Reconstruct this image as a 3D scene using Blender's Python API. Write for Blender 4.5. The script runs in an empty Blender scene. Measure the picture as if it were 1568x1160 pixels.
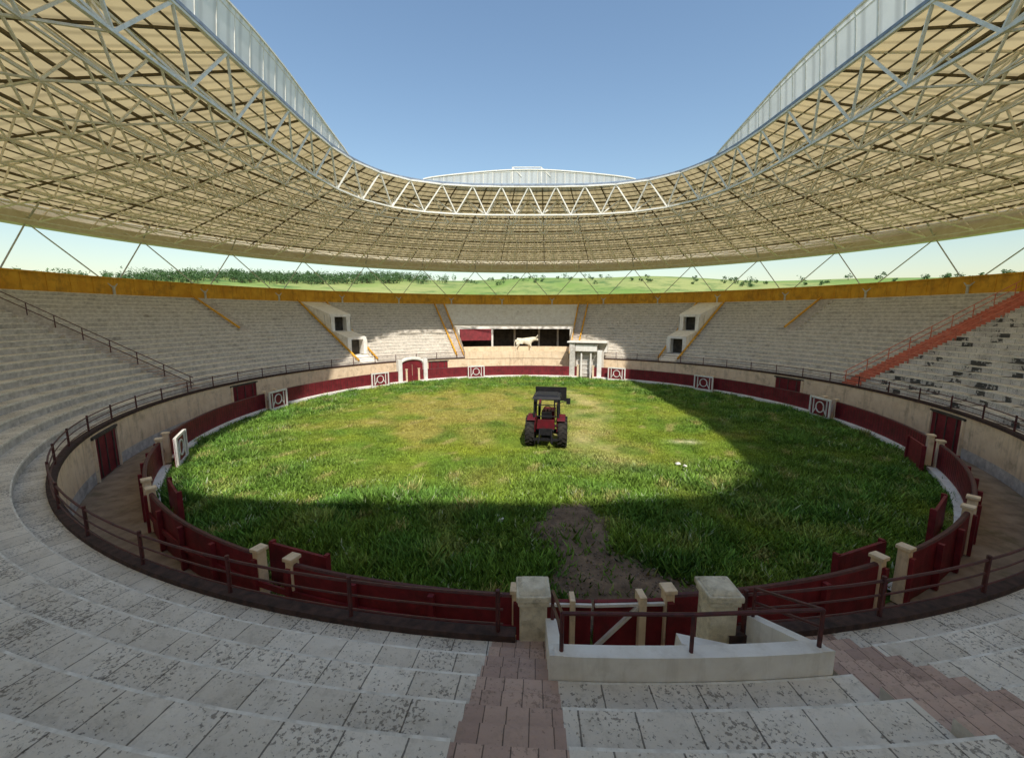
import bpy, math, random
import numpy as np
from mathutils import Vector, Matrix
random.seed(7); rng=np.random.default_rng(7)
rad=math.radians
def S(r,g,b):
    f=lambda c:(c/255/12.92) if c/255<=0.04045 else ((c/255+0.055)/1.055)**2.4
    return (f(r),f(g),f(b),1)
def P(r,ph,z): a=rad(ph); return (r*math.sin(a),r*math.cos(a),z)
sc=bpy.context.scene
# ------------------------------------------------------------------ materials
class NT:
    def __init__(s,name):
        s.m=bpy.data.materials.new(name); s.m.use_nodes=True
        s.t=s.m.node_tree; s.b=s.t.nodes['Principled BSDF']; s.out=s.t.nodes['Material Output']
    def n(s,typ,**k):
        x=s.t.nodes.new(typ)
        for a,b in k.items(): setattr(x,a,b)
        return x
    def l(s,a,b): s.t.links.new(a,b)
    def math(s,op,a,b=None):
        x=s.n('ShaderNodeMath',operation=op)
        for i,v in enumerate((a,b)):
            if v is None: continue
            if isinstance(v,(int,float)): x.inputs[i].default_value=v
            else: s.l(v,x.inputs[i])
        return x.outputs[0]
    def noise(s,vec,scale,detail=5,rough=.6):
        x=s.n('ShaderNodeTexNoise'); x.inputs['Scale'].default_value=scale
        x.inputs['Detail'].default_value=detail; x.inputs['Roughness'].default_value=rough
        s.l(vec,x.inputs['Vector']); return x.outputs['Fac']
    def mix(s,fac,a,b,mode='MIX'):
        x=s.n('ShaderNodeMix',data_type='RGBA',blend_type=mode)
        for i,v in ((0,fac),(6,a),(7,b)):
            if isinstance(v,(int,float,tuple)): x.inputs[i].default_value=v
            else: s.l(v,x.inputs[i])
        return x.outputs[2]
    def ramp(s,v,lo,hi):
        x=s.n('ShaderNodeMapRange',clamp=True); s.l(v,x.inputs[0])
        x.inputs[1].default_value=lo; x.inputs[2].default_value=hi; return x.outputs[0]
    def bump(s,h,strength,dist=.02):
        x=s.n('ShaderNodeBump'); x.inputs['Strength'].default_value=strength; x.inputs['Distance'].default_value=dist
        s.l(h,x.inputs['Height']); s.l(x.outputs[0],s.b.inputs['Normal'])
def mat(name,c1,c2=None,scale=3,rough=.85,bump=.3,metal=0,stain=None,stainscale=.6,lo=.35,hi=.65,smax=1.0,drip=0):
    t=NT(name); pos=t.n('ShaderNodeNewGeometry').outputs['Position']
    c2=c2 or tuple([c*.7 for c in c1[:3]]+[1])
    f=t.noise(pos,scale,7); col=t.mix(t.ramp(f,lo,hi),c1,c2)
    if stain:
        g=t.noise(pos,stainscale,8,.7); col=t.mix(t.math('MULTIPLY',t.ramp(g,.52,.72),smax),col,stain)
        if drip:
            mp=t.n('ShaderNodeMapping'); mp.inputs['Scale'].default_value=(1,1,.12); t.l(pos,mp.inputs[0])
            d=t.noise(mp.outputs[0],3.2,6,.7); col=t.mix(t.math('MULTIPLY',t.ramp(d,.52,.7),drip),col,stain)
    t.l(col,t.b.inputs['Base Color']); t.b.inputs['Roughness'].default_value=rough; t.b.inputs['Metallic'].default_value=metal
    t.b.inputs['Specular IOR Level'].default_value=.3
    if bump: t.bump(t.noise(pos,scale*8,4),bump)
    return t.m
def tier_mat(name,base,base2,dark,darkth,joint=.6,pit=.6,jw=.018,stain=.36):
    t=NT(name); uv=t.n('ShaderNodeUVMap').outputs[0]; sep=t.n('ShaderNodeSeparateXYZ'); t.l(uv,sep.inputs[0])
    pos=t.n('ShaderNodeNewGeometry').outputs['Position']
    row=t.math('FLOOR',sep.outputs[1]); u=t.math('ADD',t.math('DIVIDE',sep.outputs[0],joint),t.math('MULTIPLY',row,.37))
    cell=t.math('FLOOR',u); fr=t.math('FRACT',u)
    wob=t.math('MULTIPLY',t.math('SUBTRACT',t.noise(pos,9,3),.5),.05)
    j=t.math('LESS_THAN',t.math('ADD',fr,wob),jw/joint)
    cv=t.n('ShaderNodeCombineXYZ'); t.l(cell,cv.inputs[0]); t.l(row,cv.inputs[1])
    wn=t.n('ShaderNodeTexWhiteNoise',noise_dimensions='3D'); t.l(cv.outputs[0],wn.inputs[0])
    c=t.mix(wn.outputs[0],base,base2)
    big=t.noise(pos,.5,6,.65)
    c=t.mix(t.math('MULTIPLY',t.ramp(big,.45,.75),stain),c,tuple(x*.55 for x in base2[:3])+(1,))
    med=t.noise(pos,5.5,9,.8)
    c=t.mix(t.math('MULTIPLY',t.ramp(med,.5,.75),stain*1.5),c,S(134,122,104))
    p=t.noise(pos,24,4,.65); dens=t.ramp(t.noise(pos,1.1,5),.35,.7)
    pm=t.math('GREATER_THAN',t.math('ADD',p,t.math('MULTIPLY',dens,.17)),.67)
    c=t.mix(t.math('MULTIPLY',pm,pit),c,S(74,62,50))
    if darkth<1:
        dk=t.math('GREATER_THAN',t.math('ADD',wn.outputs[0],t.math('MULTIPLY',t.math('SUBTRACT',t.noise(pos,2.5,5),.5),1.4)),darkth)
        c=t.mix(t.math('MULTIPLY',dk,.85),c,dark)
    c=t.mix(t.math('MULTIPLY',j,.75),c,S(66,58,50))
    t.l(c,t.b.inputs['Base Color']); t.b.inputs['Roughness'].default_value=.9; t.b.inputs['Specular IOR Level'].default_value=.2
    t.bump(t.math('SUBTRACT',t.noise(pos,30,5),t.math('ADD',j,pm)),.6,.015)
    return t.m
M={}
M['tier']=tier_mat('stone_slabs',S(240,230,214),S(222,211,194),S(60,58,55),2)
M['tier_moss']=tier_mat('mossy_slabs',S(234,226,214),S(212,203,190),S(48,47,44),.84)
M['nosing']=mat('slab_edge',S(244,238,226),S(212,204,190),6,.8,.3,stain=S(140,130,114),stainscale=2.5,smax=.6)
M['riser']=mat('slab_riser',S(218,211,200),S(184,176,165),4,.9,.4,stain=S(116,110,100),smax=.6,stainscale=1.1)
M['step']=tier_mat('step_tiles',S(208,178,160),S(180,152,138),S(60,58,55),2,joint=.24,pit=.35,jw=.012)
M['rust_step']=mat('rust_steps',S(222,134,108),S(190,108,86),3,.9,.4,stain=S(200,170,150),stainscale=1.2,smax=.6)
M['cream']=mat('cream_render',S(244,220,186),S(230,204,168),2,.85,.2,stain=S(160,138,110),stainscale=1.3,smax=.7,drip=.5)
M['white']=mat('whitewash',S(244,240,232),S(230,223,212),2,.8,.2,stain=S(180,170,154),stainscale=1.5,smax=.5,drip=.35)
M['ochre']=mat('ochre_paint',S(230,176,62),S(208,150,48),1.2,.8,.2,stain=S(140,102,48),stainscale=.9,smax=.7,drip=.5)
M['red']=mat('barrier_red_paint',S(134,42,48),S(106,31,38),2.5,.6,.3,stain=S(84,36,36),stainscale=1.5,drip=.5)
M['rail']=mat('maroon_rail_paint',S(100,54,52),S(70,44,44),8,.5,.1)
M['kerb']=mat('dark_kerb',S(88,66,60),S(56,46,43),6,.9,.4)
M['dark']=mat('dark_interior',S(92,84,74),S(60,56,50),2,.9,0)
M['steel']=mat('white_truss_paint',S(246,242,232),S(230,222,204),5,.5,0)
M['purlin']=mat('purlin_steel',S(112,100,74),S(84,74,54),4,.6,0)
M['strut']=mat('grey_strut_paint',S(215,215,210),S(175,173,167),4,.5,0)
M['gutter']=mat('gutter_metal',S(150,158,170),S(120,128,142),4,.4,0)
M['alley']=mat('alley_concrete',S(172,150,126),S(136,116,96),1.5,.95,.5,stain=S(100,94,62))
M['stone']=mat('pillar_stone',S(238,226,200),S(208,196,170),7,.9,.6,stain=S(136,126,104),stainscale=5,smax=.8)
M['tractor_red']=mat('tractor_red',S(104,24,34),S(74,22,28),3,.45,0,stain=S(70,50,44),stainscale=3,smax=.6)
M['rubber']=mat('tyre_rubber',S(34,34,34),S(56,50,44),6,.9,.4)
M['black']=mat('black_metal',S(40,38,40),S(24,24,26),6,.5,0)
M['plaster']=mat('statue_plaster',S(244,236,214),S(214,200,172),5,.7,.2)
M['trunk']=mat('bark',S(80,65,50),None,4)
def sheet(name,cr,ct,mixf,freq):
    t=NT(name); pos=t.n('ShaderNodeNewGeometry').outputs['Position']; uv=t.n('ShaderNodeUVMap').outputs[0]
    sep=t.n('ShaderNodeSeparateXYZ'); t.l(uv,sep.inputs[0])
    w=t.math('SINE',t.math('MULTIPLY',sep.outputs[0],freq))
    n=t.noise(pos,.5,6); col=t.mix(t.ramp(n,.35,.65),cr,tuple(c*.85 for c in cr[:3])+(1,))
    col=t.mix(t.math('MULTIPLY',t.ramp(w,.2,1),.3),col,tuple(c*.45 for c in cr[:3])+(1,))
    tcol=t.mix(t.math('MULTIPLY',t.ramp(w,.2,1),.45),ct,tuple(c*.35 for c in ct[:3])+(1,))
    tcol=t.mix(t.math('MULTIPLY',t.ramp(t.noise(pos,.35,7,.7),.45,.7),.35),tcol,tuple(c*.5 for c in ct[:3])+(1,))
    t.l(col,t.b.inputs['Base Color']); t.b.inputs['Roughness'].default_value=.7
    tr=t.n('ShaderNodeBsdfTranslucent'); t.l(tcol,tr.inputs[0])
    mx=t.n('ShaderNodeMixShader'); mx.inputs[0].default_value=mixf
    t.l(t.b.outputs[0],mx.inputs[1]); t.l(tr.outputs[0],mx.inputs[2]); t.l(mx.outputs[0],t.out.inputs[0])
    return t.m
M['ceiling']=sheet('roof_sheet',S(222,202,156),S(222,198,148),.46,6)
M['whitesheet']=sheet('white_cladding',S(245,245,243),S(245,244,240),.5,9)
M['fascia']=mat('fascia_cream',S(238,230,208),S(222,210,182),1.5,.7,.1)
def attr_mat(name,scale,contrast,rough=.95,bump=.5,trans=0):
    t=NT(name); a=t.n('ShaderNodeAttribute',attribute_name='Col'); pos=t.n('ShaderNodeNewGeometry').outputs['Position']
    f=t.ramp(t.noise(pos,scale,8,.75),.3,.7)
    c=t.mix(f,t.mix(1.0,a.outputs['Color'],(1-contrast,1-contrast,1-contrast,1),'MULTIPLY'),t.mix(1.0,a.outputs['Color'],(1+contrast,1+contrast,1+contrast*.7,1),'MULTIPLY'))
    t.l(c,t.b.inputs['Base Color']); t.b.inputs['Roughness'].default_value=rough; t.b.inputs['Specular IOR Level'].default_value=.15
    if bump: t.bump(t.noise(pos,scale*3,6),bump,.08)
    return t.m
M['turf']=attr_mat('turf_soil',3,.45)
M['blade']=attr_mat('grass_blade',.8,.3,.5,0)
# ------------------------------------------------------------------ mesh helpers
def empty(name,loc=(0,0,0),rotz=0):
    e=bpy.data.objects.new(name,None); sc.collection.objects.link(e); e.location=loc; e.rotation_euler=(0,0,rotz); return e
class MB:
    def __init__(s,*mats): s.v=[];s.f=[];s.mi=[];s.uv=[];s.mats=[M[m] for m in mats]
    def face(s,ids,mi=0,uv=None):
        s.f.append(tuple(ids)); s.mi.append(mi); s.uv.extend(uv if uv else [(s.v[i][0]*1.0,s.v[i][1]*1.0) for i in ids])
    def tube(s,a,b,r,n=5,mi=0,r2=None):
        a=Vector(a);b=Vector(b);d=b-a
        if d.length<1e-6: return
        d.normalize(); up=Vector((0,0,1)) if abs(d.z)<.95 else Vector((1,0,0))
        x=d.cross(up).normalized(); y=d.cross(x); k=len(s.v); r2=r if r2 is None else r2
        for p,rr in((a,r),(b,r2)):
            for i in range(n):
                t=2*math.pi*(i+.5)/n; s.v.append(tuple(p+x*math.cos(t)*rr+y*math.sin(t)*rr))
        for i in range(n):
            j=(i+1)%n; s.face((k+i,k+j,k+n+j,k+n+i),mi)
        s.face(tuple(k+i for i in range(n))[::-1],mi); s.face(tuple(k+n+i for i in range(n)),mi)
    def box(s,c,size,ph=0,mi=0,taper=1.0,tilt=None):
        a=rad(ph); R=Matrix.Rotation(-a,3,'Z')
        if tilt: R=R@Matrix.Rotation(rad(tilt),3,'X')
        k=len(s.v)
        for dz in(-.5,.5):
            q=taper if dz>0 else 1
            for dx,dy in((-.5,-.5),(.5,-.5),(.5,.5),(-.5,.5)):
                s.v.append(tuple(Vector(c)+R@Vector((dx*size[0]*q,dy*size[1]*q,dz*size[2]))))
        for f in((3,2,1,0),(4,5,6,7),(0,1,5,4),(1,2,6,5),(2,3,7,6),(3,0,4,7)): s.face([k+i for i in f],mi)
    def pbox(s,r,ph,z,size,mi=0,**kw): s.box(P(r,ph,z),size,ph,mi,**kw)
    def sweep(s,prof,p0,p1,seg,mis,vs=None,cap=False,capmi=0):
        n=max(1,int(abs(p1-p0)/seg+.5)); k=len(s.v); m=len(prof)
        for i in range(n+1):
            ph=p0+(p1-p0)*i/n
            for (r,z) in prof: s.v.append(P(r,ph,z))
        for i in range(n):
            u0=rad(p0+(p1-p0)*i/n)*26; u1=rad(p0+(p1-p0)*(i+1)/n)*26
            for j in range(m-1):
                mi=mis[j] if isinstance(mis,(list,tuple)) else mis
                va,vb=(vs[j] if vs else (j*.0,j*.0+.9))
                s.face((k+i*m+j,k+(i+1)*m+j,k+(i+1)*m+j+1,k+i*m+j+1),mi,[(u0,va),(u1,va),(u1,vb),(u0,vb)])
        if cap:
            for i in(0,n):
                s.face([k+i*m+j for j in range(m)] if i else [k+j for j in range(m)][::-1],capmi)
    def lathe(s,prof,c,seg=28,mi=0):
        k=len(s.v); m=len(prof)
        for i in range(seg):
            t=2*math.pi*i/seg
            for r,x in prof: s.v.append((c[0]+x,c[1]+r*math.cos(t),c[2]+r*math.sin(t)))
        for i in range(seg):
            for j in range(m-1):
                a=k+i*m+j;b=k+((i+1)%seg)*m+j; s.face((a,b,b+1,a+1),mi)
    def extr(s,poly,x0,x1,mi=0):
        k=len(s.v);n=len(poly)
        for x in(x0,x1):
            for y,z in poly: s.v.append((x,y,z))
        for i in range(n):
            j=(i+1)%n; s.face((k+i,k+j,k+n+j,k+n+i),mi)
        s.face([k+i for i in range(n)][::-1],mi); s.face([k+n+i for i in range(n)],mi)
    def obj(s,name,parent=None,bevel=0,smooth=False):
        me=bpy.data.meshes.new(name); me.from_pydata(s.v,[],s.f)
        for m in s.mats: me.materials.append(m)
        me.polygons.foreach_set('material_index',s.mi)
        uvl=me.uv_layers.new(name='UVMap'); uvl.data.foreach_set('uv',np.array(s.uv,dtype=np.float32).ravel())
        if smooth: me.polygons.foreach_set('use_smooth',[True]*len(s.f))
        me.update(); o=bpy.data.objects.new(name,me); sc.collection.objects.link(o)
        if parent: o.parent=parent
        if bevel:
            b=o.modifiers.new('bevel','BEVEL'); b.width=bevel; b.segments=2
        return o
# ------------------------------------------------------------------ noise field
_k=[(rng.uniform(-1,1,2),rng.uniform(0,6.28)) for _ in range(40)]
def fld(x,y,f,o=0):
    v=0
    for i in range(7):
        d,p=_k[(i+o)%40]; n=d/np.linalg.norm(d); v=v+np.sin((x*n[0]+y*n[1])*f*(1+.35*i)+p+1.3*np.sin((x*n[1]-y*n[0])*f*.7+p*2))/(1+.25*i)
    return v/3.2
def sst(a,b,x): t=np.clip((x-a)/(b-a),0,1); return t*t*(3-2*t)
def zones(x,y):
    r=np.hypot(x,y)
    dirt=np.exp(-(((x-.3-.05*(y+14))/1.6)**2+((y+14.9)/2.0)**2)**1.5)+np.exp(-(((x-1.5)/2.7)**2+((y+18.2)/1.7)**2)**1.5)
    dirt=dirt+.3*fld(x,y,2.2,5)*(dirt>.05); dirt=sst(.3,.75,dirt)
    tall_shade=sst(12.5,17.5,r+2.2*fld(x,y,.35,2))  # taller weeds; the mask also carries shade painted into the grass colour
    tall_shade=np.maximum(tall_shade,sst(-7.5,-12.5,y+2.8*fld(x,y,.4,9)))
    tall_shade=np.maximum(tall_shade,.85*sst(9,13.5,x+.15*y+2.0*fld(x,y,.4,12)))
    tall_shade=tall_shade*(.75+.45*fld(x,y,.9,22))
    tall_shade=np.clip(tall_shade,0,1)
    dry=sst(.1,.7,np.exp(-((x+5.5)/7)**2-((y-3)/7.5)**2)+.45*fld(x,y,.7,4))*(1-tall_shade)
    trk=np.exp(-((x-3.6-.9*np.sin(y*.3))/1.3)**2)*sst(-11,-8,y)*sst(14,9,y)*(.65+.5*fld(x,y,1.3,8))
    pale=np.exp(-((x-8.0)/.7)**2-((y+5.4)/.3)**2)*(.8+.6*fld(x,y,4,3))
    return r,dirt,tall_shade,dry,trk,pale
def gcol(x,y,j=0):
    r,dirt,tall_shade,dry,trk,pale=zones(x,y)
    L=lambda a:np.array(a[:3])
    c=np.ones((len(x),3))*L(S(130,140,50))
    def mx(c,t,w): w=np.clip(w,0,1)[:,None]; return c*(1-w)+L(t)*w
    c=mx(c,S(102,128,48),.5+.6*fld(x,y,.8,1)); c=mx(c,S(158,144,80),dry*.75); c=mx(c,S(82,120,52),tall_shade*.85)  # darker green for weeds, with roof shade put into the colour
    c=mx(c,S(188,172,120),trk*.9); c=mx(c,S(225,215,190),pale)
    c=mx(c,S(58,94,42),.7*sst(.1,.8,fld(x,y,1.6,14))*tall_shade)
    c=mx(c,S(84,112,44),.6*sst(.2,.8,fld(x,y,1.1,19))*(1-tall_shade))
    c=mx(c,S(142,152,82),.7*sst(.3,.85,fld(x,y,1.2,27))*np.clip(tall_shade+.2,0,1))
    c=mx(c,S(162,150,98),.65*sst(.4,.9,fld(x,y,2.3,31)))
    return c,dirt,tall_shade,trk,pale,dry
# ------------------------------------------------------------------ ground & hills
def elev(ph):
    a=abs(ph); base=.088 if a<18 else .088-.024*min(1,(a-18)/30)
    return base+.003*math.sin(ph*.13)+.002*math.sin(ph*.31+1)
radii=[0,20,45,60,90,130,180,240,300,350,420,600,1000,1800,3200]
gv=[(0,0,-.06)];gf=[];NS=180
for r in radii[1:]:
    for i in range(NS):
        ph=-180+360*i/NS
        s_=float(sst(60,350,r)); z=-.06+s_*(elev(ph)*(min(r,350)+28)+6.9)
        if r>400: z-= (r-400)*.02
        gv.append(P(r,ph,z))
for i in range(NS): gf.append((0,1+(i+1)%NS,1+i))
for k in range(len(radii)-2):
    for i in range(NS):
        a=1+k*NS+i;b=1+k*NS+(i+1)%NS; gf.append((a,b,b+NS,a+NS))
t=NT('meadow'); pos=t.n('ShaderNodeNewGeometry').outputs['Position']
c=t.mix(t.ramp(t.noise(pos,.012,6),.4,.6),S(118,146,62),S(160,164,96)); c=t.mix(t.ramp(t.noise(pos,.05,8,.7),.5,.65),c,S(86,116,52))
t.l(c,t.b.inputs['Base Color']); t.b.inputs['Roughness'].default_value=1
me=bpy.data.meshes.new('ground'); me.from_pydata(gv,[],gf); me.materials.append(t.m)
me.polygons.foreach_set('use_smooth',[True]*len(gf)); sc.collection.objects.link(bpy.data.objects.new('ground',me))
M['leaf']=mat('distant_foliage',S(88,114,66),S(58,84,50),.5,.9,0)
tb=MB('leaf','trunk')
for i in range(620):
    ph=random.choice([random.uniform(-50,-12),random.uniform(-46,-16),random.gauss(-27,9),random.uniform(-75,75)])
    r=random.uniform(285,350); s_=float(sst(60,350,r)); z0=s_*(elev(ph)*(r+28)+6.9)-.4
    h=random.uniform(3,7)*(1 if ph<-8 else .6); c=Vector(P(r,ph,z0)); w=h*random.uniform(.5,.9)
    tb.tube(c,c+Vector((0,0,h*.5)),.2,4,1,.1)
    cl=[(Vector((random.uniform(-w,w)*.8,random.uniform(-w,w)*.5,h*random.uniform(.25,.8))),random.uniform(.3,.5)*w) for _ in range(6)]
    for k in range(80):
        cc,cr=random.choice(cl); d=Vector([random.gauss(0,1) for _ in range(3)]).normalized()*cr*random.uniform(.5,1.1)
        p=c+cc+d; kk=len(tb.v); q=.6
        for _ in range(3): tb.v.append(tuple(p+Vector([random.uniform(-q,q) for _ in range(3)])))
        tb.face((kk,kk+1,kk+2),0)
tb.obj('distant_trees')
# ------------------------------------------------------------------ arena floor
NR,NA=150,360
rr=np.linspace(0,19.98,NR)[:,None]; aa=np.linspace(0,2*math.pi,NA,endpoint=False)[None,:]
X=(rr*np.sin(aa)).ravel();Y=(rr*np.cos(aa)).ravel(); Z=.03*fld(X,Y,1.1,3)+.0
col,dirt,tall_shade,trk,pale,dry=gcol(X,Y)
dcol=np.array(S(118,100,86)[:3])*(1+.4*fld(X,Y,4,20))[:,None]
cc=col*(1-.3*tall_shade[:,None]); cc=cc*(1-dirt[:,None])+dcol*dirt[:,None]
fs=[]
for i in range(NR-1):
    for j in range(NA):
        a=i*NA+j;b=i*NA+(j+1)%NA; fs.append((a,b,b+NA,a+NA))
me=bpy.data.meshes.new('arena_turf'); me.from_pydata(np.stack([X,Y,Z],1).tolist(),[],fs)
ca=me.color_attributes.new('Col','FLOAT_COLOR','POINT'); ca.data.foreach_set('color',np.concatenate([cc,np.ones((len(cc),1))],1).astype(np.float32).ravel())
me.materials.append(M['turf']); me.polygons.foreach_set('use_smooth',[True]*len(fs))
sc.collection.objects.link(bpy.data.objects.new('arena_turf',me))
def blades(n,near=False):
    a=rng.uniform(0,2*math.pi,n); r=np.sqrt(rng.uniform(0,1,n))*19.7; x=r*np.sin(a);y=r*np.cos(a)
    if near: y=-np.abs(y)*1.0
    return x,y
xs,ys=[],[]
for n,nr in((85000,False),(60000,True)):
    x,y=blades(n,nr); xs.append(x);ys.append(y)
x=np.concatenate(xs);y=np.concatenate(ys)
col,dirt,tall_shade,trk,pale,dry=gcol(x,y)
keep=(rng.uniform(0,1,len(x))>dirt*.97)&(rng.uniform(0,1,len(x))>trk*.8)&(pale<.4)&~((np.abs(x-.35)<1.0)&(np.abs(y+4.5)<1.8)&(rng.uniform(0,1,len(x))<.6))
x,y,col,tall_shade,dry=x[keep],y[keep],col[keep],tall_shade[keep],dry[keep]
nt=len(x); B=4
clump=np.clip(.6+.8*fld(x,y,1.5,17)+.6*fld(x,y,4.5,30),.1,1.8)
H=(.06+.24*tall_shade*clump+.07*np.clip(fld(x,y,2.7,6),0,1))*rng.uniform(.6,1.4,nt)
tint=rng.uniform(.6,1.5,nt)
weed=(rng.uniform(0,1,nt)<.07*tall_shade*(fld(x,y,1.9,33)>0.1))
V=np.zeros((nt,B,3,3));C=np.zeros((nt,B,3,4))
for b in range(B):
    th=rng.uniform(0,2*math.pi,nt); sp=.07+.12*tall_shade
    bx=x+rng.normal(0,1,nt)*sp; by=y+rng.normal(0,1,nt)*sp; w=.014+.03*tall_shade*rng.uniform(.5,1.6,nt)+.006
    lean=rng.uniform(.3,1.1,nt)*H; la=rng.uniform(0,2*math.pi,nt)
    V[:,b,0]=np.stack([bx-w*np.cos(th),by-w*np.sin(th),np.full(nt,-.02)],1)
    V[:,b,1]=np.stack([bx+w*np.cos(th),by+w*np.sin(th),np.full(nt,-.02)],1)
    V[:,b,2]=np.stack([bx+lean*np.cos(la),by+lean*np.sin(la),H*rng.uniform(.7,1.1,nt)],1)
    g=(tint*rng.uniform(.8,1.2,nt))[:,None]
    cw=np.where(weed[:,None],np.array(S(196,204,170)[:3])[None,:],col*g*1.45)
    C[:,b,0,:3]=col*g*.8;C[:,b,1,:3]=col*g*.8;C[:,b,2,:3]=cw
    rr_=np.hypot(V[:,b,:,0],V[:,b,:,1]); sc_=np.minimum(1,19.85/np.maximum(rr_,.01)); V[:,b,:,0]*=sc_; V[:,b,:,1]*=sc_
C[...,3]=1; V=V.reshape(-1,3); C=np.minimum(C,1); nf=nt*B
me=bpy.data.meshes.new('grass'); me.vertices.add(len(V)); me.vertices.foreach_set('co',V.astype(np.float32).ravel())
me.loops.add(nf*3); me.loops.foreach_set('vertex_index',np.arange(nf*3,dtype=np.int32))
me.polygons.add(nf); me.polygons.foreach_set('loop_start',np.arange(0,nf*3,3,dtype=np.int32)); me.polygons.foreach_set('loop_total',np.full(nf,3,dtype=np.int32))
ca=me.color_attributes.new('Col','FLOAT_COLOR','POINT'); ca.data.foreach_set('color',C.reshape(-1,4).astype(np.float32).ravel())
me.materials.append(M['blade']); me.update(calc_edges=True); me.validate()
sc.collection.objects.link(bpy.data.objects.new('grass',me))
M['gravel']=mat('gravel',S(146,130,116),S(84,74,66),9,.9,0)
gb=MB('gravel')
for i in range(2800):
    px=random.uniform(-3,5);py=random.uniform(-19.7,-11.5)
    d=zones(np.array([px]),np.array([py]))[1][0]
    if random.random()>d or math.hypot(px,py)>19.6: continue
    s_=random.uniform(.015,.05); gb.box((px,py,s_*.4),(s_*1.4,s_,s_*.8),random.uniform(0,180),taper=.6)
gb.obj('gravel')
# ------------------------------------------------------------------ alley + barrier + wall
R=20.0;R2=22.08;ZW=2.1
mb=MB('alley'); mb.sweep([(19.9,-.03),(22.2,-.03)],0,360,3,0); mb.obj('alley_pavement')
bur=[-137,-117,-81.6,-49,-17,30,57,90,118,143,158.6,201]
plain={-137,118,143,158.6,201}
gate=(175.6,184.4)
op=sorted([(p%360-1.5,p%360+1.5) for p in bur]+[gate,(320.5,324.5),(17,22)])
fence=empty('arena_barrier'); mb=MB('red','white','cream','rail')
segs=[];cur=op[-1][1]-360
for a,b in op: segs.append((cur,a)); cur=b
for a,b in segs:
    mb.sweep([(R,0),(R,.24),(R,1.28),(R+.03,1.32),(R+.1,1.32),(R+.13,1.28),(R+.13,0)],a,b,2,[1,0,3,3,3,0],cap=True)
    mb.sweep([(R-.28,0),(R-.28,.2),(R-.01,.2)],a,b,2,[1,1],cap=False)
    n=max(1,int((b-a)/4))
    for i in range(n+1):
        ph=a+(b-a)*i/n
        mb.pbox(R+.2,ph,.62,(.12,.12,1.24),0)
    n=max(1,int((b-a)/.7))
    for i in range(1,n): mb.pbox(R-.003,a+(b-a)*i/n,.78,(.025,.012,1.0),3)
mb.sweep([(R+.15,.55),(R+.15,.7),(R+.2,.7),(R+.2,.55)],184.4,355.6,2,0)
mb.obj('planks',fence)
mb=MB('cream','stone')
for a,b in op:
    for ph in(a,b):
        mb.pbox(R+.06,ph,.70,(.2,.24,1.4),0,taper=.94); mb.pbox(R+.06,ph,1.44,(.27,.3,.09),0)
mb.obj('posts',fence,bevel=.015)
for p in bur:
    e=empty('bullring_refuge'); mb=MB('red','white')
    pl=p in plain
    r=R-.55; z0=0.02; W=1.9;Hh=1.18 if pl else 1.42
    mb.pbox(r,p,z0+Hh/2,(W,.07,Hh),0)
    for sgn in(-1,1):
        q=sgn*(W/2-.05)/r*57.3
        mb.pbox(r-.03,p+q,z0+Hh/2,(.1,.12,Hh+.06),0 if pl else 1)
    c=Vector(P(r-.05,p,z0+.8)); tx=Vector((math.cos(rad(p)),-math.sin(rad(p)),0))
    if not pl:
        mb.pbox(r-.03,p,z0+Hh-.03,(W-.22,.11,.12),1); mb.pbox(r-.03,p,z0+.12,(W-.22,.11,.2),1)
        for i in range(14):
            a0=2*math.pi*i/14;a1=2*math.pi*(i+1)/14; q=.36
            mb.tube(c+tx*math.cos(a0)*q+Vector((0,0,math.sin(a0)*q)),c+tx*math.cos(a1)*q+Vector((0,0,math.sin(a1)*q)),.045,4,1)
        for s_ in(-.6,.6): mb.tube(c+tx*s_-Vector((0,0,.55)),c+tx*s_+Vector((0,0,.5)),.045,4,1)
        mb.tube(c-tx*.6-Vector((0,0,.5)),c-tx*.3,.035,4,1); mb.tube(c+tx*.6-Vector((0,0,.5)),c+tx*.3,.035,4,1)
    mb.obj('boards',e)
e=empty('barrier_gate'); mb=MB('red','white','cream')
for a,b in((175.75,179.9),(180.1,184.25)):
    mb.sweep([(R,.06),(R,1.2),(R+.08,1.2),(R+.08,.06)],a,b,1,0,cap=True)
    mb.tube(P(R+.12,a,1.15),P(R+.12,b,1.15),.04,4,1)
mb.tube(P(R+.12,177.4,1.1),P(R+.12,180,.15),.05,4,1)
mb.pbox(R+.06,177.2,.68,(.14,.3,1.36),2); mb.pbox(R+.06,181.2,.66,(.1,.3,1.3),2)
mb.obj('leaves',e)
wall=empty('stand_front_wall'); mb=MB('cream','kerb','red','riser')
prof=[(R2,-.02),(R2,.5),(R2,ZW-.04),(R2-.05,ZW-.04),(R2-.05,ZW+.1),(R2+.16,ZW+.1),(R2+.16,ZW-.1)]
mb.sweep(prof,-175.9,175.9,2,[3,0,0,1,1,1])
mb.obj('wall',wall)
doors=[-117,-82,-27.4,74,107.8,148,-150]
for d in doors:
    e=empty('alley_door'); mb=MB('red','dark','cream')
    W=2.3
    mb.pbox(R2-.03,d,.93,(W,.06,1.8),0)
    for s_ in(-1,1): mb.pbox(R2-.05,d+s_*(W/2+.07)/R2*57.3,.93,(.13,.1,1.86),2)
    mb.pbox(R2-.06,d,1.89,(W+.3,.14,.12),1)
    for s_ in(-.33,0,.33): mb.pbox(R2-.075,d+s_*W/R2*57.3,.93,(.05,.03,1.7),1)
    mb.obj('door_leaf',e)
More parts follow.
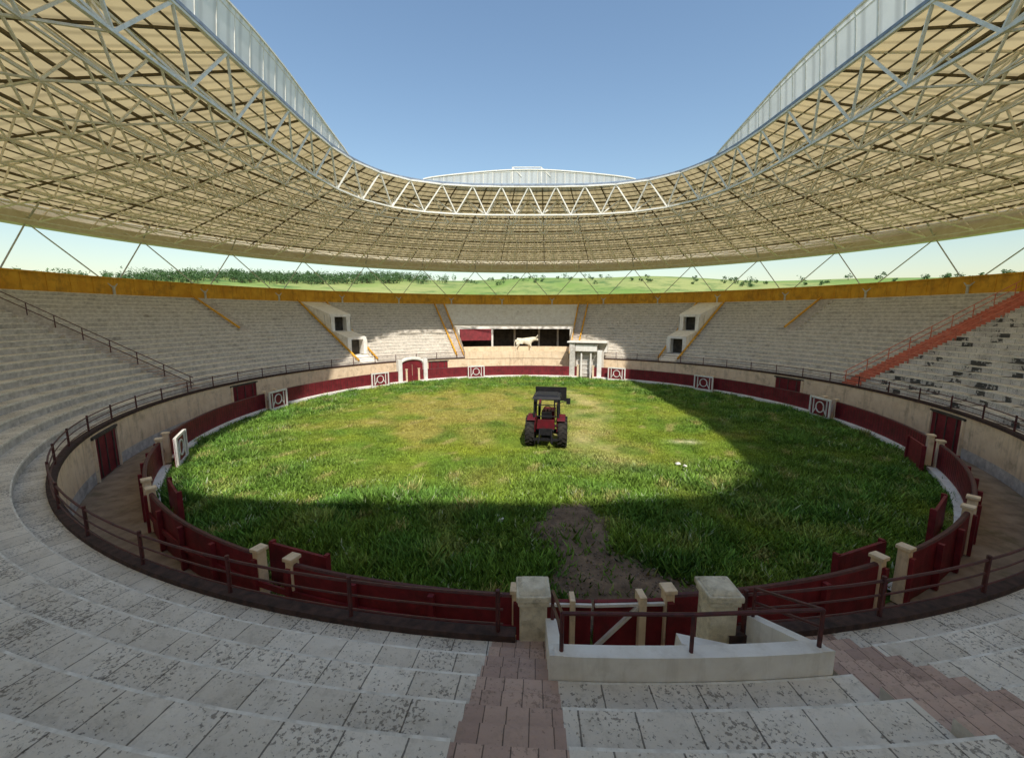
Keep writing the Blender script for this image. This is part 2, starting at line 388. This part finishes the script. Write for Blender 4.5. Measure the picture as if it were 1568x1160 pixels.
# ------------------------------------------------------------------ tiers
RB=22.85;DR=.65;NROW=21;DZ=(8.75-ZW)/NROW
def zrow(i): return ZW+DZ*i
def rrow(i): return RB+DR*(i-1)
def profile(stair_from=None,start=0):
    pr=[];mi=[];vs=[]
    r0=R2+.1 if start==0 else rrow(start)
    pr.append((r0,zrow(start)))
    for i in range(start,NROW+1):
        re=rrow(i+1) if i<NROW else 36.5; z=zrow(i)
        if stair_from is not None and i>=stair_from:
            st=pr[-1][0]; half=st+(re-st)/2
            pr.append((half,z)); mi.append(2); vs.append((i,i+.45))
            if i<NROW:
                pr.append((half,z+DZ/2)); mi.append(1); vs.append((i+.45,i+.5))
                pr.append((re,z+DZ/2)); mi.append(2); vs.append((i+.5,i+.95))
                pr.append((re,z+DZ)); mi.append(1); vs.append((i+.95,i+.99))
            else:
                pr.append((re,z)); mi.append(2); vs.append((i+.5,i+.95))
        else:
            s0=pr[-1][0]
            if i>0 : pr.append((s0+.03,z)); mi.append(3); vs.append((i,i+.05))
            pr.append((re,z)); mi.append(0); vs.append((i+.05,i+.95))
            if i<NROW:
                pr.append((re,z+DZ-.06)); mi.append(1); vs.append((i+.95,i+.98))
                pr.append((re-.03,z+DZ-.06)); mi.append(1); vs.append((i+.98,i+.985))
                pr.append((re-.03,z+DZ)); mi.append(3); vs.append((i+.985,i+.99))
    return pr,mi,vs
def capped(mb,a,b,kind='tier',sf=None,start=0):
    pr,mi,vs=profile(sf,start)
    mb.sweep(pr,a,b,1.2,mi,vs)
    for ph in(a,b):
        k=len(mb.v)
        pts=pr+[(pr[-1][0],pr[-1][1]-4),(pr[0][0],min(1.0,pr[0][1]-1))]
        for r,z in pts: mb.v.append(P(r,ph,z))
        mb.face(range(k,k+len(pts)),4)
aisles=[(-93.2,-90.8,0,'step'),(-67,-65,11,'step'),(-49.4,-45,'v',''),(-21,-19,0,'step'),(13.4,15.4,0,'step'),(39.8,44.2,'v',''),(61,63,11,'step'),(84.6,87.6,0,'rust'),(171.6,174.2,0,'step'),(182.7,185.0,0,'step')]
stand=empty('grandstand')
tm=MB('tier','riser','step','nosing','riser'); mm=MB('tier_moss','tier_moss','rust_step','nosing','riser'); ms=MB('tier','rust_step','rust_step','nosing','riser'); bw=MB('white','white','step','white','white')
capped(tm,-90.8,-67); capped(tm,-65,-49.4); capped(tm,-45,-21); capped(tm,15.4,39.8);capped(tm,44.2,61);capped(tm,63,84.6)
capped(mm,87.6,125); capped(tm,125,171.6); capped(tm,185.0,266.8)
capped(bw,-19,13.4,start=12)
capped(tm,174.2,182.7,start=2)
for a,b,k,m in aisles:
    if k=='v': continue
    capped(ms if m=='rust' else tm,a,b,sf=k)
tm.obj('tiers',stand); mm.obj('mossy_tiers',stand); ms.obj('rust_stair',stand); bw.obj('white_tiers',stand)
mb=MB('ochre','riser','strut'); RP=36.42
mb.sweep([(RP,8.2),(RP,10.1),(RP+.2,10.1),(RP+.2,0)],0,360,2,[0,0,1])
for i in range(150): mb.pbox(RP-.02,i*2.4,9.4,(.09,.06,1.42),0)
mb.sweep([(RP-.08,10.08),(RP-.08,10.2),(RP+.3,10.2),(RP+.3,10.08)],0,360,2,0)
mb.obj('rear_parapet',stand)
for a,b in((-49.6,-44.8),(39.6,44.4)):
    c=(a+b)/2; e=empty('stair_vomitory'); mb=MB('white','dark','riser','ochre')
    mb.sweep([(R2+.1,ZW),(24.6,2.8),(26.2,2.85)],a,b,1.2,[0,0]); mb.sweep([(26.0,2.85),(26.0,4.7)],a,b,1.2,1)
    mb.sweep([(24.9,4.5),(24.9,4.75),(28.3,5.3),(30,5.35)],a,b,1.2,[0,0,0],cap=False); mb.sweep([(24.9,4.5),(26.0,4.5)],a,b,1.2,0)
    mb.sweep([(29.8,5.35),(29.8,7.1)],a,b,1.2,1); mb.sweep([(29.8,6.9),(28.6,6.9),(28.6,7.2),(33.0,8.0),(36.4,8.75)],a,b,1.2,0)
    for r,z,h in((25.4,3.7,1.6),(29.1,6.1,1.6)):
        for s_ in(-1,1): mb.pbox(r,c+s_*2.0*(26/r),z,(.42,1.1,h),0)
    for ph in(a+.05,b-.05):
        pts=[(22.2,1.5),(22.2,2.2),(24.8,3.2),(24.9,4.74),(28.4,5.4),(28.6,7.19),(33,8.1),(36.4,8.8),(36.4,5)]
        k=len(mb.v)
        for r,z in pts: mb.v.append(P(r,ph,z))
        mb.face(range(k,k+len(pts)),0)
    for ph in(a-.25,b+.25): mb.tube(P(22.7,ph,2.5),P(36.2,ph,9.0),.1,4,3)
    mb.obj('walls',e)
mb=MB('ochre','rail')
for ph in(-21.1,-18.9,13.3,15.5): mb.tube(P(22.7,ph,2.45),P(36.2,ph,8.95),.12,4,0)
for ph in(-67.1,61-.1): mb.tube(P(29.6,ph,5.9),P(36.2,ph,9.0),.1,4,0)
mb.obj('aisle_kerbs',stand)
for phs,mm_ in(((-92,),0),((84.5,87.7),1)):
    e=empty('stair_handrail'); mb=MB('rail','rust_step')
    for ph in phs:
        for h in(.45,.85): mb.tube(P(22.6,ph,ZW+h),P(36.0,ph,8.72+h),.028,5,mm_)
        for i in range(9):
            r=22.8+i*1.6; z=ZW+(r-22.6)*.49; mb.tube(P(r,ph,z-.2),P(r,ph,z+.86),.03,5,mm_)
    mb.obj('rails',e)
e=empty('ring_railing'); mb=MB('rail')
RR=R2+.06; zb=ZW+.1
phs=[184.6+ (175.4+360-184.6)*i/150 for i in range(151)]
for i in range(150):
    for h in(.12,.36,.6): mb.tube(P(RR,phs[i],zb+h),P(RR,phs[i+1],zb+h),.018 if h<.5 else .025,5)
for i in range(58):
    ph=184.8+(175.2+360-184.8)*i/57
    mb.tube(P(RR,ph,zb),P(RR,ph,zb+.68),.035,6)
mb.obj('rails',e)
for x0,w in((-1.32,.4),(1.50,.41)):
    e=empty('gate_pillar',(x0,-21.95,-.16)); mb=MB('stone','cream')
    mb.box((0,0,1.42),(w,w,2.84)); mb.box((0,0,2.88),(w*1.16,w*1.16,.08)); mb.box((0,0,2.97),(w*1.28,w*1.28,.1)); mb.box((0,0,3.05),(w*1.16,w*1.16,.06),taper=.7)
    mb.obj('shaft',e,bevel=.02)
e=empty('entrance_parapet'); mb=MB('white','white','alley','red')
PT=3.04
mb.sweep([(23.3,0),(23.3,PT),(23.49,PT),(23.49,2.4)],174.9,182.8,1,[0,0,0],cap=False)
mb.sweep([(22.1,.9),(23.4,.9)],174.4,182.7,1,2)
for ph in(174.98,182.75):
    a=Vector(P(22.2,ph,0));b=Vector(P(23.49,ph,0))
    k=len(mb.v); tn=Vector((math.cos(rad(ph)),-math.sin(rad(ph)),0))*.08
    for s_ in(-1,1):
        for p,z in((a,0),(b,0),(b,PT+.01),(a,2.5)): mb.v.append((p.x+tn.x*s_,p.y+tn.y*s_,z))
    for f in((0,1,2,3),(7,6,5,4),(3,2,6,7),(0,3,7,4),(1,2,6,5)): mb.face([k+i for i in f],0)
k=len(mb.v)
for p in((.6,-22.4,1.0),(1.8,-22.4,1.0),(1.8,-22.4,2.2),(.7,-22.4,2.45),(.6,-22.6,1.0),(1.8,-22.6,1.0),(1.8,-22.6,2.2),(.7,-22.6,2.45)): mb.v.append(p)
for f in((0,1,2,3),(7,6,5,4),(3,2,6,7),(0,3,7,4)): mb.face([k+i for i in f],1)
mb.obj('walls',e)
e=empty('entrance_handrail'); mb=MB('rail')
a=[P(23.4,p,PT) for p in(182.6,178.9,175.1)]
for i,p in enumerate(a):
    mb.tube(p,(p[0],p[1],p[2]+.48),.026,6)
    if i<2:
        q=a[i+1]
        mb.tube((p[0],p[1],p[2]+.48),(q[0],q[1],q[2]+.48),.026,6)
for ph,p in((182.7,a[0]),(175.05,a[-1])):
    for h in(.26,.48): mb.tube((p[0],p[1],p[2]+h),P(22.25,ph,2.5+h),.022,6)
    q=P(22.25,ph,2.45); mb.tube(q,(q[0],q[1],q[2]+.53),.026,6)
mb.obj('rails',e)
# ------------------------------------------------------------------ president's box
e=empty('presidential_box'); mb=MB('white','dark','cream','red','alley','riser')
a,b=-19,13.4
mb.sweep([(R2-.06,2.0),(R2-.06,2.85),(R2+.15,2.85),(R2+.15,2.2)],a,b,1.5,[2,2,2])
mb.sweep([(R2+.1,2.2),(31,2.2)],a,b,1.5,4)
mb.sweep([(30.4,2.2),(30.4,5.7)],a,b,1.5,1)
mb.sweep([(26.9,5.35),(26.9,5.65),(29.99,5.85)],a,b,1.5,[0,0]); mb.sweep([(26.92,5.35),(30.4,5.35)],a,b,1.5,1)
for ph in(a+.1,b-.1):
    k=len(mb.v)
    for r,z in((22.2,2),(22.2,2.9),(26.9,5.65),(30.4,5.7),(30.4,2)): mb.v.append(P(r,ph,z))
    mb.face(range(k,k+5),0)
for ph in(-18.3,-9,12.8): mb.pbox(27.1,ph,3.8,(.24,.28,3.0),0)
for ph in(-2.5,4,9): mb.pbox(29.6,ph,3.8,(.25,.25,3.0),5)
mb.sweep([(26.6,3.9),(26.85,5.34)],-18,-9.3,1.5,3)
mb.sweep([(26.7,2.2),(26.7,3.1)],-18,12.6,1.5,2)
mb.obj('box_structure',e)
me=bpy.data.meshes.new('bull')
sk=[((0,0,1.35),.36,None),((.55,0,1.36),.38,0),((1.05,0,1.42),.42,1),((1.4,0,1.5),.36,2),((1.75,0,1.62),.26,3),((2.0,0,1.62),.19,4),((2.28,0,1.42),.12,5),
((-.3,0,1.38),.32,0),((-.5,0,1.4),.12,7),((-.62,0,1.1),.04,8),((-.64,0,.7),.03,9),((-.62,0,.5),.06,10),
((-.25,.2,1.0),.19,7),((-.05,.22,.78),.12,12),((-.3,.22,.45),.07,13),((-.24,.22,.05),.07,14),
((-.3,-.2,1.0),.19,7),((-.22,-.22,.76),.12,16),((-.5,-.22,.45),.07,17),((-.46,-.22,.05),.07,18),
((1.15,.22,.95),.17,2),((1.2,.22,.5),.08,20),((1.18,.22,.05),.07,21),
((1.25,-.22,.95),.17,2),((1.42,-.22,.55),.08,23),((1.3,-.22,.2),.06,24),
((2.0,.16,1.78),.06,5),((2.12,.36,1.88),.035,26),((2.22,.36,2.08),.015,27),((2.0,-.16,1.78),.06,5),((2.12,-.36,1.88),.035,29),((2.22,-.36,2.08),.015,30)]
me.from_pydata([s[0] for s in sk],[(s[2],i) for i,s in enumerate(sk) if s[2] is not None],[])
o=bpy.data.objects.new('bull_statue',me); sc.collection.objects.link(o)
m_=o.modifiers.new('skin','SKIN')
for i,s in enumerate(sk):
    me.skin_vertices[0].data[i].radius=(s[1],s[1]*1.0); me.skin_vertices[0].data[i].use_root=(i==0)
ss=o.modifiers.new('sub','SUBSURF'); ss.levels=2; ss.render_levels=2
me.materials.append(M['plaster']); o.location=(-.7,23.4,2.62)
pb=MB('cream'); pb.box((.6,0,-.22),(2.6,.9,.42)); pp=pb.obj('plinth',o)
e=empty('bull_gate_portal'); mb=MB('white','riser','red','dark')
ph=19.5
mb.pbox(20.6,ph-4.4,2.0,(.6,1.3,4.0),1); mb.pbox(20.6,ph+4.4,1.6,(.5,1.3,3.2),0)
mb.pbox(20.6,ph,3.45,(2.4,1.2,.8),0); mb.pbox(20.6,ph+.3,4.1,(4.4,1.8,.16),0); mb.pbox(20.9,ph,1.5,(2.5,.1,2.9),1)
for i in range(5): mb.pbox(20.82,ph,.5+i*.5,(2.3,.05,.1),0)
mb.pbox(20.3,ph-1.5,1.45,(.16,.2,2.9),0); mb.pbox(20.3,ph+1.5,1.45,(.16,.2,2.9),0); mb.pbox(22.0,ph+1,3.4,(3.6,1.2,1.0),0)
mb.obj('portal',e,bevel=.02)
e=empty('arched_gate'); mb=MB('white','red','dark'); ph=-37.5
for s_ in(-1,1): mb.pbox(20.1,ph+s_*4.1,1.25,(.42,.5,2.5),0)
for s_ in(-1,1): mb.pbox(20.1,ph+s_*1.72,1.0,(1.14,.1,2.0),1)
prev=None
tx=Vector((math.cos(rad(ph)),-math.sin(rad(ph)),0))
for i in range(13):
    t_=math.pi*i/12; p=Vector(P(20.1,ph,2.05))+tx*math.cos(t_)*1.3+Vector((0,0,math.sin(t_)*.5))
    if prev is not None: mb.tube(prev,p,.17,6,0)
    prev=p
mb.pbox(20.14,ph,2.15,(2.3,.06,.45),1)
mb.obj('gate',e)
# ------------------------------------------------------------------ roof
roof=empty('stadium_roof')
def re_(ph):
    a=rad(ph); c_,s_=math.cos(a),math.sin(a)
    if c_>0: return (abs(c_/15.2)**3.2+abs(s_/15.4)**3.2)**(-1/3.2)
    return (abs(c_/30.5)**5+abs(s_/15.4)**5)**(-1/5)  # unseen near half of the opening, lengthened to let in sun and skylight
RO=39.0;ZI=19.5;ZO=15.3
def top(ph,t): return P(re_(ph)*(1-t)+RO*t,ph,ZI+(ZO-ZI)*t)
def bot(ph,t): return P((re_(ph)+.7)*(1-t)+37.6*t,ph,17.0+(14.0-17.0)*t)
mb=MB('ceiling'); NP=180;NTt=12
for i in range(NP+1):
    for j in range(NTt+1):
        p=top(i*360/NP,j/NTt); mb.v.append((p[0],p[1],p[2]+.12))
for i in range(NP):
    for j in range(NTt):
        a=i*(NTt+1)+j;b=a+NTt+1; u0=i*2*27/57.3;u1=(i+1)*2*27/57.3
        mb.face((a,b,b+1,a+1),0,[(u0,j),(u1,j),(u1,j+1),(u0,j+1)])
mb.obj('roof_sheeting',roof)
mb=MB('fascia'); mb.sweep([(RO-.9,13.72),(RO,13.7),(RO+.35,14.4),(RO+.2,15.6)],0,360,2,0); mb.sweep([(RO-.9,13.72),(RO-1.0,14.6)],0,360,2,0); mb.obj('outer_fascia',roof)
st=MB('steel'); NA_=36; K=8
def ang(k): return NA_ if k<3 else NA_*2
for k in range(K+1):
    n=ang(k); t=k/K
    T=[top(360*i/n,t) for i in range(n)]; Bt=[bot(360*(i+.5)/n,t) for i in range(n)]
    rc=.11 if k==0 else .06; ds=.085 if k==0 else (.065 if k<4 else .05)
    for i in range(n):
        st.tube(T[i],T[(i+1)%n],rc,5); st.tube(Bt[i],Bt[(i+1)%n],rc*.95,5)
        st.tube(Bt[i],T[i],ds,4); st.tube(Bt[i],T[(i+1)%n],ds,4)
    if k<K:
        n2=ang(k+1); t2=(k+1)/K; f=n2//n
        T2=[top(360*i/n2,t2) for i in range(n2)]; B2=[bot(360*(i+.5)/n2,t2) for i in range(n2)]
        for i in range(n):
            st.tube(T[i],T2[(i*f)%n2],.055,4)
            if f==1:
                st.tube(Bt[i],B2[i],.06,4); st.tube(Bt[i],T2[i],ds*.9,4); st.tube(Bt[i],T2[(i+1)%n2],ds*.9,4)
            else:
                st.tube(Bt[i],B2[2*i],.055,4); st.tube(Bt[i],B2[2*i+1],.055,4)
                for q in(0,1,2): st.tube(Bt[i],T2[(2*i+q)%n2],.05,4)
st.obj('space_frame',roof)
pu=MB('purlin')
for k in range(1,25):
    t=k/25
    for i in range(90):
        a=top(i*360/90,t);b=top((i+1)*360/90,t)
        pu.tube(a,b,.05 if k%4 else .10,4)
for i in range(36):
    for j in range(4):
        a=top(i*10+5,j/4);b=top(i*10+5,(j+1)/4); pu.tube(a,b,.07,4)
pu.obj('purlins',roof)
gu=MB('gutter')
for i in range(180):
    a=top(i*2,0);b=top(i*2+2,0); gu.tube((a[0],a[1],a[2]+.14),(b[0],b[1],b[2]+.14),.14,5)
gu.obj('edge_gutter',roof)
lf=MB('whitesheet','steel')
for c,half,hm in((0,36,1.25),(108,46,2.0),(252,46,2.0)):
    n=44; rows=[]
    for i in range(n+1):
        d=-half+2*half*i/n; h=hm*(1-(abs(d)/half)**2)**.8; ph=c+d; e0=top(ph,0)
        k0=Vector(e0)+Vector((0,0,.28)); inn=Vector((-math.sin(rad(ph)),-math.cos(rad(ph)),0))
        rows.append([k0+inn*(h*.12*s)+Vector((0,0,h*math.sin(s*1.57))) for s in(0,.33,.66,1)])
    k=len(lf.v)
    for r_ in rows:
        for p in r_: lf.v.append(tuple(p))
    for i in range(n):
        for j in range(3):
            q=k+i*4+j; lf.face((q,q+4,q+5,q+1),0,[(i*.5,j),((i+1)*.5,j),((i+1)*.5,j+1),(i*.5,j+1)])
        lf.tube(rows[i][3],rows[i+1][3],.07,4,1); lf.tube(rows[i][2],rows[i+1][2],.03,4,1)
        if i%2==0:
            for j in range(3): lf.tube(rows[i][j],rows[i][j+1],.035,4,1)
for x_ in(-1.6,1.2):
    lf.tube((x_,15.1,19.8),(x_,15.1,21.3),.05,4,1); lf.tube((x_,15.1,21.25),(x_+.9,15.1,20.4),.04,4,1)
lf.tube((-1.6,15.1,21.25),(1.2,15.1,21.25),.05,4,1)
lf.obj('movable_roof_lips',roof)
sr=MB('strut')
for i in range(30):
    a=P(38.3,12*i+1,13.9)
    for d in(-6,6):
        b=P(36.3,12*i+1+d,9.3); sr.tube(a,b,.05,6)
    sr.tube(P(36.35,12*i+7,8.6),P(36.35,12*i+7,9.5),.1,6)
    sr.tube(a,P(36.9,12*i+1,15.2),.07,5)
for i in range(120): sr.tube(P(38.2,3*i,13.85),P(38.2,3*i+3,13.85),.06,5)
sr.obj('perimeter_struts',roof)
# ------------------------------------------------------------------ tractor
tr=empty('tractor',(.35,-5.2,0),rad(-9))
def wheel(name,c,R_,w):
    mb=MB('rubber','tractor_red'); h=w/2
    mb.lathe([(R_*.55,-h*.8),(R_*.7,-h),(R_*.93,-h*.95),(R_,-h*.6),(R_,h*.6),(R_*.93,h*.95),(R_*.7,h),(R_*.55,h*.8)],c,32,0)
    mb.lathe([(0,-h*.2),(R_*.2,-h*.5),(R_*.5,-h*.3),(R_*.56,-h*.75),(R_*.56,h*.75),(R_*.5,h*.3),(R_*.2,h*.5),(0,h*.2)],c,24,1)
    for i in range(20):
        t_=2*math.pi*i/20
        for s_ in(-1,1):
            tt=t_+s_*.08; k=Vector((c[0]+s_*h*.5,c[1]+R_*math.cos(tt),c[2]+R_*math.sin(tt)))
            mb.tube(k-Vector((s_*h*.45,0,0)),k+Vector((s_*h*.45,R_*.12*-math.sin(tt)*1,R_*.12*math.cos(tt))),.035,4,0)
    return mb.obj(name,tr)
for s_,nm in((-1,'rear_wheel_l'),(1,'rear_wheel_r')): wheel(nm,(s_*.86,-.75,.8),.8,.5)
for s_,nm in((-1,'front_wheel_l'),(1,'front_wheel_r')): wheel(nm,(s_*.78,1.45,.52),.52,.3)
mb=MB('tractor_red','black')
mb.extr([(.25,.95),(2.0,.95),(2.1,1.1),(2.08,1.45),(1.9,1.55),(.25,1.68)],-.36,.36,0)
mb.extr([(2.02,1.0),(2.13,1.05),(2.11,1.42),(2.0,1.45)],-.28,.28,1)
for s_ in(-1,1):
    a0,a1=.12*math.pi,.72*math.pi
    k=[( -.75+.98*math.cos(t),.8+.94*math.sin(t)) for t in np.linspace(a0,a1,9)]
    inn=[(-.75+.9*math.cos(t),.8+.87*math.sin(t)) for t in np.linspace(a1,a0,9)]
    mb.extr(k+inn,s_*.58,s_*1.0,0)
    mb.extr([(-1.4,.9),(-.1,.9),(.05,1.35),(-.75,1.72),(-1.4,1.3)],s_*.56,s_*.6,0)
mb.obj('bodywork',tr,bevel=.02)
mb=MB('black','tractor_red','rubber')
mb.extr([(-1.35,.55),(1.9,.6),(1.9,.98),(.2,1.05),(-1.35,1.0)],-.25,.25,0)
mb.tube((-1.0,-.75,.8),(1.0,-.75,.8),.13,8,0); mb.tube((-.8,1.45,.52),(.8,1.45,.52),.08,8,0)
mb.extr([(-.95,1.2),(-.4,1.2),(-.4,1.35),(-.85,1.38),(-.95,1.9),(-1.05,1.9)],-.27,.27,0)
mb.tube((0,.1,1.6),(0,-.15,1.85),.03,6,0)
for i in range(16):
    a0=2*math.pi*i/16;a1=2*math.pi*(i+1)/16
    mb.tube((.2*math.cos(a0),-.18+.1*math.sin(a0),1.87+.17*math.sin(a0)),(.2*math.cos(a1),-.18+.1*math.sin(a1),1.87+.17*math.sin(a1)),.018,5,0)
mb.tube((.3,1.3,1.6),(.3,1.3,2.35),.045,8,0)
mb.box((0,-1.55,.55),(1.3,.08,.12)); mb.box((0,-1.45,.95),(.7,.12,.35)); mb.box((0,-1.3,1.32),(.95,.3,.45),mi=1,taper=.9)
for s_ in(-.35,.35): mb.tube((s_,-1.3,.6),(s_,-1.9,.45),.04,5,0); mb.tube((s_*.9,-1.45,1.1),(s_*.9,-1.85,.5),.03,5,0)
mb.obj('chassis_seat_and_controls',tr)
mb=MB('black','tractor_red')
for x in(-.66,.66):
    mb.tube((x,-1.2,1.0),(x*.95,-1.1,2.62),.05,6); mb.tube((x,.1,1.3),(x*.95,-.02,2.62),.045,6); mb.tube((x*.97,-.6,1.7),(x*.95,-.55,2.62),.035,6)
    mb.tube((x*.97,-1.15,1.75),(x*.97,.05,1.75),.035,5)
mb.box((0,-.55,2.7),(1.5,1.5,.13),taper=.93); mb.box((0,-.55,2.8),(1.3,1.3,.08),taper=.8)
mb.tube((-.66,-1.15,1.7),(.66,-1.15,1.7),.035,5); mb.tube((-.64,-1.12,2.3),(.64,-1.12,2.3),.03,5)
for s_ in(-.55,.55): mb.box((s_,-1.26,2.55),(.18,.08,.12))
mb.tube((.66,.05,2.2),(1.1,.1,2.35),.025,5); mb.box((1.12,.1,2.3),(.22,.06,.34))
mb.obj('cab_frame_roof',tr,bevel=.01)
mb=MB('black','tractor_red')
for x in(-.52,.52):
    mb.box((x,.55,1.35),(.12,.16,1.1)); mb.tube((x,.55,1.85),(x,1.9,2.35),.075,4,1); mb.tube((x,1.9,2.35),(x,2.7,2.2),.075,4,1); mb.tube((x,.6,1.2),(x,1.6,1.95),.05,6,0)
mb.extr([(2.65,1.8),(2.6,2.65),(2.68,2.65),(2.8,2.15),(3.3,1.9),(3.3,1.8)],-.95,.95,0)
mb.obj('front_loader_and_bucket',tr)
mb=MB('white')
for px,py,s_ in((-2.0,-14.6,.16),(-2.15,-14.3,.1),(6.1,-9.2,.14),(6.3,-9.5,.1)):
    mb.box((px,py,.16),(s_*1.6,s_,.06),random.uniform(0,180),tilt=random.uniform(-15,15),taper=.7)
mb.obj('litter')
# ------------------------------------------------------------------ light, sky, camera
el=48; dx,dy=-.22,.975
sl=bpy.data.lights.new('sun','SUN'); sl.energy=4.6; sl.angle=rad(1.0); sl.color=(1,.96,.88)
so=bpy.data.objects.new('sun',sl); sc.collection.objects.link(so)
d=Vector((dx*math.cos(rad(el)),dy*math.cos(rad(el)),-math.sin(rad(el))))
so.rotation_euler=d.to_track_quat('-Z','Y').to_euler(); so.location=(20,-40,60)
w=bpy.data.worlds.new('World'); sc.world=w; w.use_nodes=True; nt_=w.node_tree
sky=nt_.nodes.new('ShaderNodeTexSky'); sky.sky_type='NISHITA'; sky.sun_disc=False; sky.sun_elevation=rad(el); sky.sun_rotation=math.atan2(-dx,-dy)
sky.air_density=1.6; sky.dust_density=.6; sky.ozone_density=3.5
nt_.links.new(sky.outputs[0],nt_.nodes['Background'].inputs[0]); nt_.nodes['Background'].inputs[1].default_value=.15
cam=bpy.data.cameras.new('camera'); cam.sensor_width=36; cam.lens=36*634/1568; cam.clip_end=6000; cam.clip_start=.05
co=bpy.data.objects.new('camera',cam); sc.collection.objects.link(co); co.location=(-1.64,-27.7,6.9); co.rotation_euler=(rad(90-8.52),0,0)
sc.camera=co
sc.view_settings.view_transform='Standard'; sc.view_settings.look='None'; sc.view_settings.exposure=0
